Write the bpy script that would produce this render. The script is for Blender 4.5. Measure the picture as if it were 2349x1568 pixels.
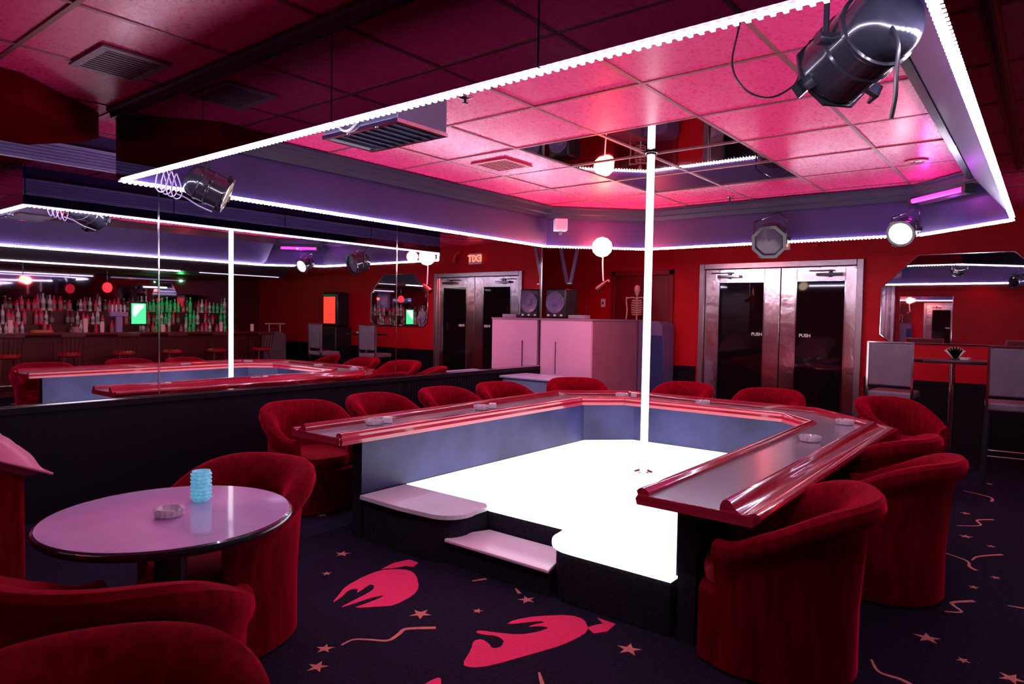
import bpy, math, random
from mathutils import Vector, Matrix
random.seed(7)
PI = math.pi
S = bpy.context.scene
for o in list(bpy.data.objects): bpy.data.objects.remove(o)
COL = S.collection

# ---------------------------------------------------------------- camera, world, exposure
yaw, pitch, roll, F = math.radians(38.4056), math.radians(-2.2006), math.radians(0.961), 1557.7
fw = Vector((math.cos(yaw)*math.cos(pitch), math.sin(yaw)*math.cos(pitch), math.sin(pitch)))
r0 = Vector((math.sin(yaw), -math.cos(yaw), 0)); u0 = r0.cross(fw)
rr = r0*math.cos(roll)+u0*math.sin(roll); uu = -r0*math.sin(roll)+u0*math.cos(roll)
cd = bpy.data.cameras.new('camera'); cam = bpy.data.objects.new('camera', cd); COL.objects.link(cam)
M = Matrix.Identity(4)
for i in range(3): M[i][0], M[i][1], M[i][2] = rr[i], uu[i], -fw[i]
M[0][3], M[1][3], M[2][3] = 0, 0, 1.55
cam.matrix_world = M
cd.sensor_width = 36; cd.sensor_fit = 'HORIZONTAL'; cd.lens = 36*F/2349; cd.clip_start = .02
S.camera = cam
W = bpy.data.worlds.new('world'); S.world = W; W.use_nodes = True
W.node_tree.nodes['Background'].inputs[0].default_value = (.02, .008, .02, 1)
W.node_tree.nodes['Background'].inputs[1].default_value = .12
S.view_settings.view_transform = 'Standard'; S.view_settings.look = 'None'
S.view_settings.exposure = 0.0; S.view_settings.gamma = 1; S.view_settings.use_curve_mapping = False
S.cycles.max_bounces = 10; S.cycles.glossy_bounces = 7; S.cycles.sample_clamp_indirect = 6
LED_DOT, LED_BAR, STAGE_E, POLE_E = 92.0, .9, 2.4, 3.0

# lamps, some with shells further down; red ceiling spots are added fill
def light(name, typ, loc, energy, col, size=.1, rot=None, spot=None, label=None):
    d = bpy.data.lights.new(name, typ); d.energy = energy; d.color = col
    if typ == 'AREA': d.size = size
    elif typ == 'SPOT': d.spot_size = spot or 1.2; d.spot_blend = .6; d.shadow_soft_size = size
    else: d.shadow_soft_size = size
    o = bpy.data.objects.new(name, d); COL.objects.link(o); o.location = loc
    if rot is not None: o.rotation_euler = Vector(rot).to_track_quat('-Z', 'Y').to_euler()
    return o
RED = (1, .03, .05)
for i, (x, y, e) in enumerate([(8.75, 4.9, 26), (8.7, 2.6, 20), (8.6, .9, 16), (5.2, -3.2, 44), (8.2, -3.2, 26), (3.4, -3.2, 26), (-1.25, 1.4, 8)]):
    light('red_fill_spot', 'SPOT', (x, y, 2.80), e, RED, .05, (0, 0, -1), 2.2)  # added red fill for far wall, bar and rear wall, no fixtures built

# ---------------------------------------------------------------- materials
MATS = {}
def mat(name, col=(.5,.5,.5), rough=.5, metal=0., emit=None, es=0., sheen=0., stint=None, coat=0., spec=.5,
        noise=None, bump=0., nscale=8., trans=0., ior=1.45, stretch=None, rn=0.):
    if name in MATS: return MATS[name]
    m = bpy.data.materials.new(name); m.use_nodes = True; nt = m.node_tree; b = nt.nodes['Principled BSDF']
    b.inputs['Base Color'].default_value = (*col, 1); b.inputs['Roughness'].default_value = rough
    b.inputs['Metallic'].default_value = metal; b.inputs['Specular IOR Level'].default_value = spec
    b.inputs['Coat Weight'].default_value = coat; b.inputs['Coat Roughness'].default_value = .05
    b.inputs['Transmission Weight'].default_value = trans; b.inputs['IOR'].default_value = ior
    if sheen:
        b.inputs['Sheen Weight'].default_value = sheen; b.inputs['Sheen Roughness'].default_value = .35
        b.inputs['Sheen Tint'].default_value = (*(stint or col), 1)
    if emit: b.inputs['Emission Color'].default_value = (*emit, 1); b.inputs['Emission Strength'].default_value = es
    if noise or bump or rn:
        tc = nt.nodes.new('ShaderNodeTexCoord'); mp = nt.nodes.new('ShaderNodeMapping'); n = nt.nodes.new('ShaderNodeTexNoise')
        nt.links.new(tc.outputs['Object'], mp.inputs[0]); nt.links.new(mp.outputs[0], n.inputs['Vector'])
        if stretch: mp.inputs['Scale'].default_value = stretch
        n.inputs['Scale'].default_value = nscale; n.inputs['Detail'].default_value = 6
        if noise:
            r = nt.nodes.new('ShaderNodeValToRGB'); r.color_ramp.elements[0].position = .32; r.color_ramp.elements[1].position = .7
            r.color_ramp.elements[0].color = (*col, 1); r.color_ramp.elements[1].color = (*noise, 1)
            nt.links.new(n.outputs[0], r.inputs[0]); nt.links.new(r.outputs[0], b.inputs['Base Color'])
        if bump:
            bp = nt.nodes.new('ShaderNodeBump'); bp.inputs['Strength'].default_value = bump; bp.inputs['Distance'].default_value = .01
            nt.links.new(n.outputs[0], bp.inputs['Height']); nt.links.new(bp.outputs[0], b.inputs['Normal'])
        if rn:
            q = nt.nodes.new('ShaderNodeMapRange'); q.inputs['To Min'].default_value = rough; q.inputs['To Max'].default_value = rough+rn
            nt.links.new(n.outputs[0], q.inputs[0]); nt.links.new(q.outputs[0], b.inputs['Roughness'])
    MATS[name] = m
    return m
velvet = mat('red_velvet', (.10,.0,.003), .85, sheen=1.0, stint=(1,.005,.07), noise=(.21,.0,.010), nscale=5, bump=.12, spec=.05, stretch=(6,6,1))
velvet_in = mat('red_velvet_seat', (.17,.0,.005), .8, sheen=1.0, stint=(1,.01,.09), noise=(.28,.0,.014), nscale=6, bump=.12, spec=.15)
wood = mat('red_lacquered_wood', (.33,.010,.028), .16, coat=.8, noise=(.48,.025,.055), nscale=3, stretch=(1,1,12), bump=.05)
laminate = mat('grey_counter_laminate', (.20,.18,.21), .2, spec=.7)
bluewall = mat('blue_grey_stage_wall', (.010,.014,.062), .45, noise=(.045,.055,.18), nscale=2.2, bump=.1)
blackcarpet = mat('black_riser_carpet', (.014,.010,.018), .95, spec=.08, noise=(.024,.018,.03), nscale=40, bump=.3)
stagelit = mat('lit_stage_panel', (.9,.88,.9), .3, emit=(1,.95,1), es=STAGE_E)
stageglass = mat('frosted_stage_glass', (.82,.86,.88), .12, noise=(.74,.78,.82), nscale=3)
stepglass = mat('pale_step_panel', (.95,.72,.86), .2)
chrome = mat('chrome', (.8,.78,.8), .12, metal=1)
steel = mat('brushed_stainless', (.95,.8,.78), .10, metal=1, noise=(.85,.66,.64), nscale=2.2, bump=1.0, rn=.12)
mirror = mat('mirror_glass', (.86,.84,.88), .012, metal=1)
darkmirror = mat('smoked_mirror_panel', (.27,.24,.33), .03, metal=1)
ceilmirror = mat('dark_ceiling_mirror', (.5,.47,.52), .02, metal=1)
ceilred = mat('red_vinyl_ceiling_tile', (.86,.03,.18), .24, noise=(.95,.055,.24), nscale=45, bump=.02, rn=.08, spec=.7)
gridm = mat('ceiling_grid_metal', (.34,.10,.11), .35, metal=.5)
darkpaint = mat('dark_satin_paint', (.035,.022,.05), .35)
navy = mat('dark_navy_panel', (.028,.015,.085), .4, noise=(.05,.024,.13), nscale=1.5)
molding = mat('reeded_led_lit_moulding', (.34,.26,.55), .25)  # violet LED light put into the moulding's colour
redwall = mat('red_painted_wall', (.55,.004,.014), .5, spec=.2, noise=(.44,.003,.01), nscale=2)
blackwall = mat('black_painted_wainscot', (.008,.004,.010), .45, spec=.2)
blackplastic = mat('black_plastic', (.015,.014,.018), .3)
blackmetal = mat('black_enamel_metal', (.02,.02,.028), .2, coat=.5)
blackglass = mat('black_door_glass', (.006,.004,.006), .03, spec=.6)
carpet = mat('dark_navy_carpet', (.009,.006,.015), .95, spec=.06, noise=(.024,.014,.033), nscale=60, bump=.4)
pink = mat('hot_pink_carpet_motif', (.92,.02,.12), .95, noise=(.98,.035,.16), nscale=50, bump=.3)
orange = mat('orange_carpet_motif', (.62,.17,.13), .95, noise=(.75,.24,.2), nscale=60, bump=.3)
tabletop = mat('glossy_mauve_laminate', (.50,.22,.52), .26, noise=(.58,.25,.56), nscale=6, coat=.7, spec=.9)
glass = mat('clear_glass', (.95,.93,.97), .03, trans=.9, ior=1.45)
whitepl = mat('white_plastic', (.85,.82,.86), .4)
cyan = mat('cyan_textured_glass', (.16,.5,.62), .15, emit=(.2,.62,.85), es=.22, trans=.3, noise=(.6,.85,.95), nscale=70, bump=.6)  # glass also glows weakly by itself, with no lit candle inside
leather = mat('pink_leather', (.62,.13,.26), .32, noise=(.72,.2,.34), nscale=4, bump=.5)
boothm = mat('lit_pink_laminate', (.92,.5,.74), .22, noise=(.97,.62,.82), nscale=1.6, stretch=(1,1,.3))  # booth front, the light falling on it brightened into the colour
doorred = mat('dark_red_door', (.13,.0,.006), .35)
purplepl = mat('purple_grey_plastic', (.16,.12,.26), .3)
bluepl = mat('dark_blue_plastic', (.03,.05,.16), .25)
tubm = mat('translucent_blue_plastic', (.32,.4,.6), .3, emit=None)
bone = mat('bone_plastic', (.6,.42,.36), .5)
redglow = mat('red_lamp_glow', (1,.1,.05), .5, emit=(1,.16,.10), es=40)
whiteglow = mat('white_lamp_glow', (1,1,1), .5, emit=(.95,.85,1), es=14)
warmglow = mat('warm_lens_glow', (1,.8,.6), .4, emit=(1,.72,.5), es=7)
uvglow = mat('magenta_tube_glow', (1,.1,1), .4, emit=(.75,.03,.75), es=2.6)
leddot = mat('white_led_dot', (1,1,1), .4, emit=(.82,.72,1), es=LED_DOT)
ledbar = mat('white_led_strip', (1,1,1), .4, emit=(.72,.52,1), es=LED_BAR)
leddim = mat('thin_white_light_strip', (1,1,1), .4, emit=(1,.8,.85), es=8)
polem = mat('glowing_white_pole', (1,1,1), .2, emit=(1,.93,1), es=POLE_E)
brownwood = mat('dark_bar_wood', (.09,.012,.012), .3, noise=(.16,.02,.02), nscale=4, stretch=(1,1,8))
greyleather = mat('grey_leather', (.16,.12,.15), .35, noise=(.2,.15,.18), nscale=8, bump=.1)

# ---------------------------------------------------------------- mesh builder
class MB:
    def __init__(s): s.v = []; s.f = []; s.m = []; s.T = Matrix.Identity(4); s.mi = 0
    def add(s, vs, fs, T=None):
        n = len(s.v); T = (s.T @ T) if T is not None else s.T
        s.v += [tuple(T @ Vector(v)) for v in vs]
        s.f += [tuple(i+n for i in f) for f in fs]; s.m += [s.mi]*len(fs); return s
    def box(s, x0, x1, y0, y1, z0, z1, T=None):
        vs = [(x, y, z) for z in (z0, z1) for y in (y0, y1) for x in (x0, x1)]
        return s.add(vs, [(0,2,3,1),(4,5,7,6),(0,1,5,4),(2,6,7,3),(0,4,6,2),(1,3,7,5)], T)
    def prism(s, pts, z0, z1, T=None):
        a = sum(p[0]*q[1]-q[0]*p[1] for p, q in zip(pts, pts[1:]+pts[:1]))
        if a < 0: pts = pts[::-1]
        n = len(pts); vs = [(*p, z0) for p in pts]+[(*p, z1) for p in pts]
        fs = [tuple(range(n-1,-1,-1)), tuple(range(n, 2*n))]+[(i, (i+1)%n, (i+1)%n+n, i+n) for i in range(n)]
        return s.add(vs, fs, T)
    def lathe(s, prof, n=24, T=None, cap=True):
        vs = []; fs = []
        for r, z in prof: vs += [(r*math.cos(2*PI*i/n), r*math.sin(2*PI*i/n), z) for i in range(n)]
        for k in range(len(prof)-1):
            for i in range(n):
                j = (i+1)%n; fs.append((k*n+i, k*n+j, (k+1)*n+j, (k+1)*n+i))
        if cap:
            fs.append(tuple(range(n-1,-1,-1))); fs.append(tuple(range((len(prof)-1)*n, len(prof)*n)))
        return s.add(vs, fs, T)
    def cyl(s, a, b, r, n=12, r2=None):
        a = Vector(a); b = Vector(b); d = b-a
        T = Matrix.Translation(a) @ d.to_track_quat('Z', 'Y').to_matrix().to_4x4()
        return s.lathe([(r, 0), (r2 if r2 is not None else r, d.length)], n, T)
    def tube(s, pts, r, n=8, closed=False):
        P = [Vector(p) for p in pts]; N = len(P); vs = []; fs = []; up = None
        for i in range(N):
            if closed: t = P[(i+1)%N]-P[i-1]
            else: t = P[min(i+1, N-1)]-P[max(i-1, 0)]
            t.normalize()
            if up is None: up = t.orthogonal().normalized()
            up = (up-t*up.dot(t)).normalized(); w = t.cross(up)
            vs += [tuple(P[i]+(up*math.cos(2*PI*k/n)+w*math.sin(2*PI*k/n))*r) for k in range(n)]
        for i in range(N if closed else N-1):
            for k in range(n):
                a = i*n+k; b = i*n+(k+1)%n; c = ((i+1)%N)*n+(k+1)%n; d = ((i+1)%N)*n+k
                fs.append((a, b, c, d))
        if not closed: fs.append(tuple(range(n-1,-1,-1))); fs.append(tuple(range((N-1)*n, N*n)))
        return s.add(vs, fs)
    def sweep(s, path, prof, closed=False):
        # path: 2D points; prof: closed loop of (offset to the left of travel, z)
        P = [Vector(p) for p in path]; N = len(P); vs = []; fs = []; n = len(prof)
        def nrm(a, b): d = (b-a).normalized(); return Vector((-d.y, d.x))
        for i in range(N):
            if closed or 0 < i < N-1:
                a = nrm(P[i-1], P[i]); b = nrm(P[i], P[(i+1)%N]); m = (a+b).normalized(); m /= max(.2, m.dot(a))
            else: m = nrm(P[0], P[1]) if i == 0 else nrm(P[-2], P[-1])
            vs += [(P[i].x+m.x*t, P[i].y+m.y*t, z) for t, z in prof]
        for i in range(N if closed else N-1):
            for k in range(n):
                fs.append((i*n+k, i*n+(k+1)%n, ((i+1)%N)*n+(k+1)%n, ((i+1)%N)*n+k))
        if not closed: fs.append(tuple(range(n-1,-1,-1))); fs.append(tuple(range((N-1)*n, N*n)))
        return s.add(vs, fs)
    def build(s, name, mats, parent=None, loc=None, rotz=0, bevel=0, smooth=True, sub=0, kind=None, label=None):
        if not isinstance(mats, (list, tuple)): mats = [mats]
        me = bpy.data.meshes.new(name); me.from_pydata(s.v, [], s.f)
        for m in mats: me.materials.append(m)
        me.polygons.foreach_set('material_index', s.m)
        me.update()
        import bmesh
        bm = bmesh.new(); bm.from_mesh(me); bmesh.ops.recalc_face_normals(bm, faces=bm.faces); bm.to_mesh(me); bm.free()
        if smooth:
            me.polygons.foreach_set('use_smooth', [True]*len(me.polygons))
            if not sub: me.set_sharp_from_angle(angle=math.radians(38))
        o = bpy.data.objects.new(name, me); COL.objects.link(o)
        if loc is not None: o.location = loc
        o.rotation_euler = (0, 0, rotz)
        if parent: o.parent = parent
        if bevel:
            b = o.modifiers.new('bevel', 'BEVEL'); b.width = bevel; b.segments = 2; b.limit_method = 'ANGLE'; b.angle_limit = .7
        if sub: q = o.modifiers.new('subdivision', 'SUBSURF'); q.levels = sub; q.render_levels = sub
        if kind: o['kind'] = kind
        if label: o['label'] = label
        return o
def thing(name, label, cat, loc=(0,0,0), rotz=0, group=None):
    o = bpy.data.objects.new(name, None); COL.objects.link(o); o.empty_display_size = .1
    o.location = loc; o.rotation_euler = (0, 0, rotz); o['label'] = label; o['category'] = cat
    if group: o['group'] = group
    return o
def tag(o, label, cat, group=None):
    o['label'] = label; o['category'] = cat
    if group: o['group'] = group
    return o
def dup(root, loc, rotz=0, label=None, group=None):
    def cp(o, par):
        c = o.copy(); COL.objects.link(c); c.parent = par
        for ch in o.children: cp(ch, c)
        return c
    r = cp(root, None); r.location = loc; r.rotation_euler = (0, 0, rotz)
    if label: r['label'] = label
    if group: r['group'] = group
    return r
def facing(fx, fy): return math.atan2(fy, fx)-PI/2

# ---------------------------------------------------------------- constants of the room
ZC = 2.86; YM = 5.706; XD = 9.555
XR, YR = -1.7, -4.4      # rear and right walls
GX, GY, SX, SY = 2.68, 1.094, .767, .746

# ---------------------------------------------------------------- floor with its carpet motifs (one mesh)
fl = MB(); fl.box(XR-.1, XD+.1, YR-.1, 7.3, -.08, 0)
def patch(pts, mi, z=.0025): 
    fl.mi = mi; a = sum(p[0]*q[1]-q[0]*p[1] for p, q in zip(pts, pts[1:]+pts[:1]))
    if a < 0: pts = pts[::-1]
    fl.prism(pts, .0002, z)
def star(x, y, r, mi=2):
    a0 = random.random()*6; patch([(x+(r if k%2 == 0 else r*.38)*math.cos(a0+k*PI/5), y+(r if k%2 == 0 else r*.38)*math.sin(a0+k*PI/5)) for k in range(10)], mi)
def squig(pts, w=.02, mi=2):
    # smooth ribbon
    P = [Vector(p) for p in pts]; Q = []
    for i in range(len(P)-1):
        p0 = P[max(i-1,0)]; p1 = P[i]; p2 = P[i+1]; p3 = P[min(i+2, len(P)-1)]
        for k in range(5):
            t = k/5; Q.append(.5*((2*p1)+(p2-p0)*t+(2*p0-5*p1+4*p2-p3)*t*t+(3*p1-p0-3*p2+p3)*t**3))
    Q.append(P[-1]); L = []; R = []
    for i, q in enumerate(Q):
        d = (Q[min(i+1, len(Q)-1)]-Q[max(i-1,0)]).normalized(); n = Vector((-d.y, d.x)); ww = w*(.35+.65*i/len(Q))
        L.append(tuple(q+n*ww/2)); R.append(tuple(q-n*ww/2))
    fl.mi = mi
    for i in range(len(L)-1): patch([L[i], L[i+1], R[i+1], R[i]], mi)
fish1 = [(2.21,2.95),(2.3,3.01),(2.4,3.08),(2.57,3.12),(2.69,3.12),(2.76,3.07),(2.81,2.99),(2.78,2.9),(2.67,2.76),(2.57,2.7),(2.41,2.68),(2.35,2.73),(2.25,2.82),(2.31,2.815),(2.42,2.81),(2.47,2.82),(2.40,2.85),(2.3,2.86),(2.2,2.875),(2.28,2.89),(2.42,2.91),(2.48,2.93),(2.52,2.97),(2.51,3.0),(2.46,2.98),(2.38,2.955),(2.43,3.0),(2.39,3.03),(2.3,2.98)]
fish2 = [(2.19,1.99),(2.32,2.05),(2.39,2.1),(2.43,2.08),(2.42,2.03),(2.39,1.98),(2.43,1.96),(2.49,1.99),(2.5,2.05),(2.47,2.1),(2.46,2.15),(2.49,2.15),(2.52,2.08),(2.58,1.97),(2.66,1.92),(2.74,1.9),(2.72,1.95),(2.67,1.99),(2.72,1.98),(2.77,1.95),(2.77,1.98),(2.62,2.09),(2.69,2.09),(2.8,2.03),(2.93,1.9),(2.93,1.82),(2.86,1.75),(2.79,1.73),(2.63,1.75),(2.47,1.81),(2.26,1.89),(2.2,1.94)]
def chaikin(P):
    Q = []
    for a, b in zip(P, P[1:]+P[:1]): Q += [(a[0]*.78+b[0]*.22, a[1]*.78+b[1]*.22), (a[0]*.22+b[0]*.78, a[1]*.22+b[1]*.78)]
    return Q
patch(chaikin(fish1), 1); patch([(2.71,3.13),(2.83,3.15),(2.93,3.12),(2.93,3.04),(2.86,3.01),(2.84,3.06),(2.78,3.08)], 1)
patch(chaikin(fish2), 1); patch([(2.86,1.76),(2.92,1.74),(2.95,1.72),(2.99,1.78),(2.99,1.67),(2.89,1.66),(2.83,1.7)], 1)
def blob(x, y, r): patch([(x+r*(1+.3*math.sin(3*a))*math.cos(a), y+r*.7*(1+.25*math.cos(2*a))*math.sin(a)) for a in [k*PI/12 for k in range(24)]], 1)
for x, y, r in ((3.79,-.12,.19),(5.82,-.03,.14),(4.7,-.05,.16),(1.98,1.97,.06),(1.2,5.1,.2),(2.3,4.6,.2),(4.4,5.2,.2),(7.6,-.4,.2),(2.6,-.6,.25),(4.9,-1.1,.25),(.9,.2,.2)): blob(x, y, r)
for s in ([(1.96,2.54),(2.03,2.54),(2.08,2.48),(2.13,2.41),(2.21,2.42),(2.27,2.43),(2.37,2.33)], [(4.28,.39),(4.33,.32),(4.4,.36),(4.45,.37),(4.55,.28)], [(3.44,.59),(3.34,.54),(3.33,.45),(3.28,.36)],
          [(5.4,.55),(5.3,.38),(5.18,.35),(5.13,.31)], [(5.33,.35),(5.45,.32),(5.6,.2)], [(6.17,.51),(6.3,.37),(6.45,.4),(6.56,.3)], [(7.51,.58),(7.39,.37),(7.22,.35)], [(4.6,.13),(4.63,.0)], [(2.93,2.59),(3.01,2.55)], [(3.01,2.33),(2.97,2.27)], [(2.36,1.69),(2.27,1.60)]): squig(s, .026)
for r, (x, y) in ((.05,(2.72,3.52)),(.03,(2.45,3.32)),(.06,(2.43,2.5)),(.03,(2.65,2.3)),(.045,(1.89,2.57)),(.05,(2.93,2.19)),(.06,(2.8,1.49)),(.05,(1.77,2.46)),(.06,(3.86,.42)),(.045,(5.9,.43)),(.04,(6.62,.49)),(.03,(5.06,.21)),(.03,(4.79,.3)),(.03,(4.56,.46)),(.03,(3.71,.26)),(.03,(5.76,.27)),(.03,(8.0,.41))): star(x, y, r)
for k in range(120):
    x = random.uniform(XR, 9.3); y = random.uniform(-2, .1) if k%2 else random.uniform(4.3, 5.6); star(x, y, random.uniform(.03, .06))
fl.build('floor', [carpet, pink, orange], smooth=False, kind='structure')

# ---------------------------------------------------------------- ceiling
ce = MB(); i0, i1, j0, j1 = -6, 9, -8, 8
g = .012
for i in range(i0, i1+1):
    for j in range(j0, j1+1):
        x0, x1 = GX+i*SX, GX+(i+1)*SX; y0, y1 = GY+j*SY, GY+(j+1)*SY
        if 2 <= i <= 4 and 1 <= j <= 2: continue
        x0, x1, y0, y1 = max(x0, XR), min(x1, XD), max(y0, YR), min(y1, 7.2)
        if x1-x0 > .05 and y1-y0 > .05:
            z = ZC+.003*math.sin(i*3.1+j*1.7); ce.box(x0+g, x1-g, y0+g, y1-g, z, ZC+.03)
ceiling = ce.build('ceiling', ceilred, smooth=False, kind='structure')
MB().box(XR-.1, XD+.1, YR-.1, 7.3, ZC+.09, ZC+.14).build('roof_deck', darkpaint, ceiling)
for i in (2, 3, 4):
    for j in (1, 2): MB().box(GX+i*SX+g, GX+(i+1)*SX-g, GY+j*SY+g, GY+(j+1)*SY-g, ZC+.002, ZC+.02).build('mirror_tile', ceilmirror, ceiling, smooth=False)
gr = MB()
for i in range(i0, i1+2):
    x = GX+i*SX
    if XR < x < XD: gr.box(x-.012, x+.012, YR, 7.2, ZC-.006, ZC+.02)
for j in range(j0, j1+2):
    y = GY+j*SY
    if YR < y < 7.2: gr.box(XR, XD, y-.012, y+.012, ZC-.005, ZC+.02)
gr.build('trim_1', gridm, smooth=False, kind='structure')

# ---------------------------------------------------------------- walls
WT = .12
MB().box(XR, 7.84, YM+.015, YM+WT, 0, ZC+.08).build('wall_left', navy, smooth=False, kind='structure')
MB().box(7.72, 7.84, YM+WT, 7.2, 0, ZC+.08).build('wall_booth_side', redwall, smooth=False, kind='structure')
MB().box(7.84, XD, 7.2, 7.2+WT, 0, ZC+.08).build('wall_booth_back', redwall, smooth=False, kind='structure')
w = MB()   # far wall with openings for the two doors
w.box(XD, XD+WT, YR, 1.88, 0, ZC+.08); w.box(XD, XD+WT, 1.88, 4.06, 2.35, ZC+.08); w.box(XD, XD+WT, 4.06, 7.32, 0, ZC+.08)
w.build('wall_far', redwall, smooth=False, kind='structure')
MB().box(XR, XD+WT, YR-WT, YR, 0, ZC+.08).build('wall_right', mat('maroon_wall', (.12,.004,.01), .5), smooth=False, kind='structure')
MB().box(XR-WT, XR, YR-WT, YM+WT, 0, ZC+.08).build('wall_rear', redwall, smooth=False, kind='structure')
# black wainscots
wn = MB(); wn.box(XR, 7.84, YM-.02, YM+.014, .02, .80)
x = 5.2
while x < 7.82: wn.box(x, x+.03, YM-.026, YM-.02, .1, .79); x += .045
wn.box(XR, 7.86, YM-.045, YM+.014, .80, .845); wn.box(XR, 7.84, YM-.035, YM, 0, .1)
wn.box(7.84, 7.90, YM-.045, YM+.12, 0, .86)
wn.build('trim_2', blackwall, smooth=False, kind='structure')
MB().box(XR, 7.84, YM-.03, YM+.014, .846, .858).build('trim_3', chrome, smooth=False, kind='structure')
w2 = MB()
for a, b in ((YR, 1.84), (4.1, 4.82)): w2.box(XD-.02, XD-.001, a, b, 0, .84); w2.box(XD-.035, XD-.001, a, b, .80, .85)
w2.build('trim_4', blackwall, smooth=False, kind='structure')
# reeded crown over the mirrors
cr = MB()
prof = [(0,2.60),(.05,2.60)]
for k in range(5): z = 2.605+.022*k; prof += [(.046+.004*k,z),(.066+.004*k,z+.005),(.066+.004*k,z+.013),(.046+.004*k,z+.018)]
prof += [(.085,2.72),(.095,2.735),(0,2.75)]
prof = [(-t, z) for t, z in prof]
cr.sweep([(XR, YM+.014), (7.84, YM+.014)], prof)
cr.build('trim_5', molding, kind='structure')
# boxed duct hanging under the ceiling by the mirror wall
dk = MB(); dk.prism([(XR,4.55),(1.3,4.55),(1.86,5.02),(1.84,5.25),(1.62,YM),(XR,YM)], 2.69, ZC-.006)
dk.build('trim_6', mat('maroon_soffit', (.12,.001,.006), .95, spec=.0), smooth=False, kind='structure')

# mirror panels on the left wall
def where(k): return ['left of the frame, behind the leather armchair', 'in the middle, reflecting the bar bottles', 'at the right, reflecting the exit doors'][k]
for k, (a, b) in enumerate(((XR+.02, 2.542), (2.556, 5.104), (5.118, 7.80))):
    t = thing('wall_mirror', 'large wall mirror panel '+where(k), 'mirror', ((a+b)/2, YM, .86), 0, 'mirror panels along the left wall')
    MB().box(a-(a+b)/2, b-(a+b)/2, -.008, .014, 0, 1.74).build('mirror_glass', mirror, t, smooth=False)
    MB().box(b-(a+b)/2+.001, b-(a+b)/2+.013, -.012, .014, 0, 1.74).build('edge_strip', chrome, t, smooth=False)
o = MB().cyl((0,0,0), (0,0,1.74), .018, 10).build('corner_post', chrome, loc=(7.835, YM-.01, .861)); tag(o, 'chrome corner post where the mirror wall ends', 'post')

# ---------------------------------------------------------------- canopy (mirrored valance) with its led strip
UN, VL, VR, UF, CL, CR = 1.89, 4.80, .262, 7.56, .878, .754
ring = [(UN,VR),(UF-CR,VR),(UF,VR+CR),(UF,VL-CL),(UF-CL,VL),(UN,VL)]     # counter-clockwise: left of travel is inside
cn = thing('ceiling_canopy', 'dark mirrored canopy hanging from the ceiling over the stage', 'canopy', (4.7, 2.5, ZC-.006))
def lc(pts): return [(x-4.7, y-2.5) for x, y in pts]
R = lc(ring); Z0 = 2.395-ZC+.006; Z1 = -.001
n = len(R)
for k in range(n):
    a, b = Vector(R[k]), Vector(R[(k+1)%n]); d = (b-a); L = d.length; d.normalize(); nn = Vector((d.y, -d.x))
    npan = max(1, round(L/1.21))
    for q in range(npan):
        p = a+d*(L*q/npan+.004); r = a+d*(L*(q+1)/npan-.004)
        MB().prism([tuple(p), tuple(r), tuple(r+nn*.012), tuple(p+nn*.012)], Z0, Z1).build('mirror_panel', darkmirror, cn, smooth=False)
MB().sweep(R, [(.001,Z0),(.012,Z0),(.012,Z1),(.001,Z1)], True).build('inner_board', navy, cn, smooth=False)
MB().sweep(R, [(.041,-.13),(.055,-.135),(.06,-.09),(.09,-.08),(.095,-.03),(.13,-.02),(.13,-.001),(.041,-.001)], True).build('inner_crown', mat('black_satin_trim', (.028,.022,.05), .3), cn)
MB().sweep(R, [(-.013,-.07),(-.03,-.065),(-.035,-.03),(-.05,-.02),(-.05,-.001),(-.013,-.001)], True).build('top_moulding', mat('black_satin_trim'), cn)
MB().prism([(.015,Z0+.02),(.29,Z1-.09),(.29,Z1),(.015,Z1)], 0, 4.93, Matrix(((0,0,1,UN-4.7+.02),(1,0,0,VR-2.5),(0,1,0,0),(0,0,0,1)))).build('sloping_panel', navy, cn, smooth=False)
MB().prism([(.291,Z1-.10),(.335,Z1-.10),(.335,Z1),(.291,Z1)], 0, 4.93, Matrix(((0,0,1,UN-4.7+.02),(1,0,0,VR-2.5),(0,1,0,0),(0,0,0,1)))).build('black_edge_trim', blackmetal, cn, smooth=False)
ld = thing('led_strip', 'long white led strip running round the bottom edge of the canopy', 'led strip', (4.7, 2.5, 2.395))
for k in range(n):
    a, b = Vector(R[k]), Vector(R[(k+1)%n]); d = (b-a); L = d.length; d.normalize(); nn = Vector((-d.y, d.x))
    s0, s1 = .012, L-.012
    m = MB()
    def q(s, t): p = a+d*s+nn*t; return (p.x, p.y)
    m.prism([q(s0,.013), q(s1,.013), q(s1,.016), q(s0,.016)], -.012, .008)
    m.mi = 1; s = s0+.01
    while s < s1-.01:
        m.prism([q(s,.0165), q(s+.012,.0165), q(s+.012,.023), q(s,.023)], -.012, .005)
        m.prism([q(s,-.004), q(s+.012,-.004), q(s+.012,.023), q(s,.023)], -.017, -.0125); s += .034
    m.build('led_run', [ledbar, leddot], ld, smooth=False)

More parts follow.
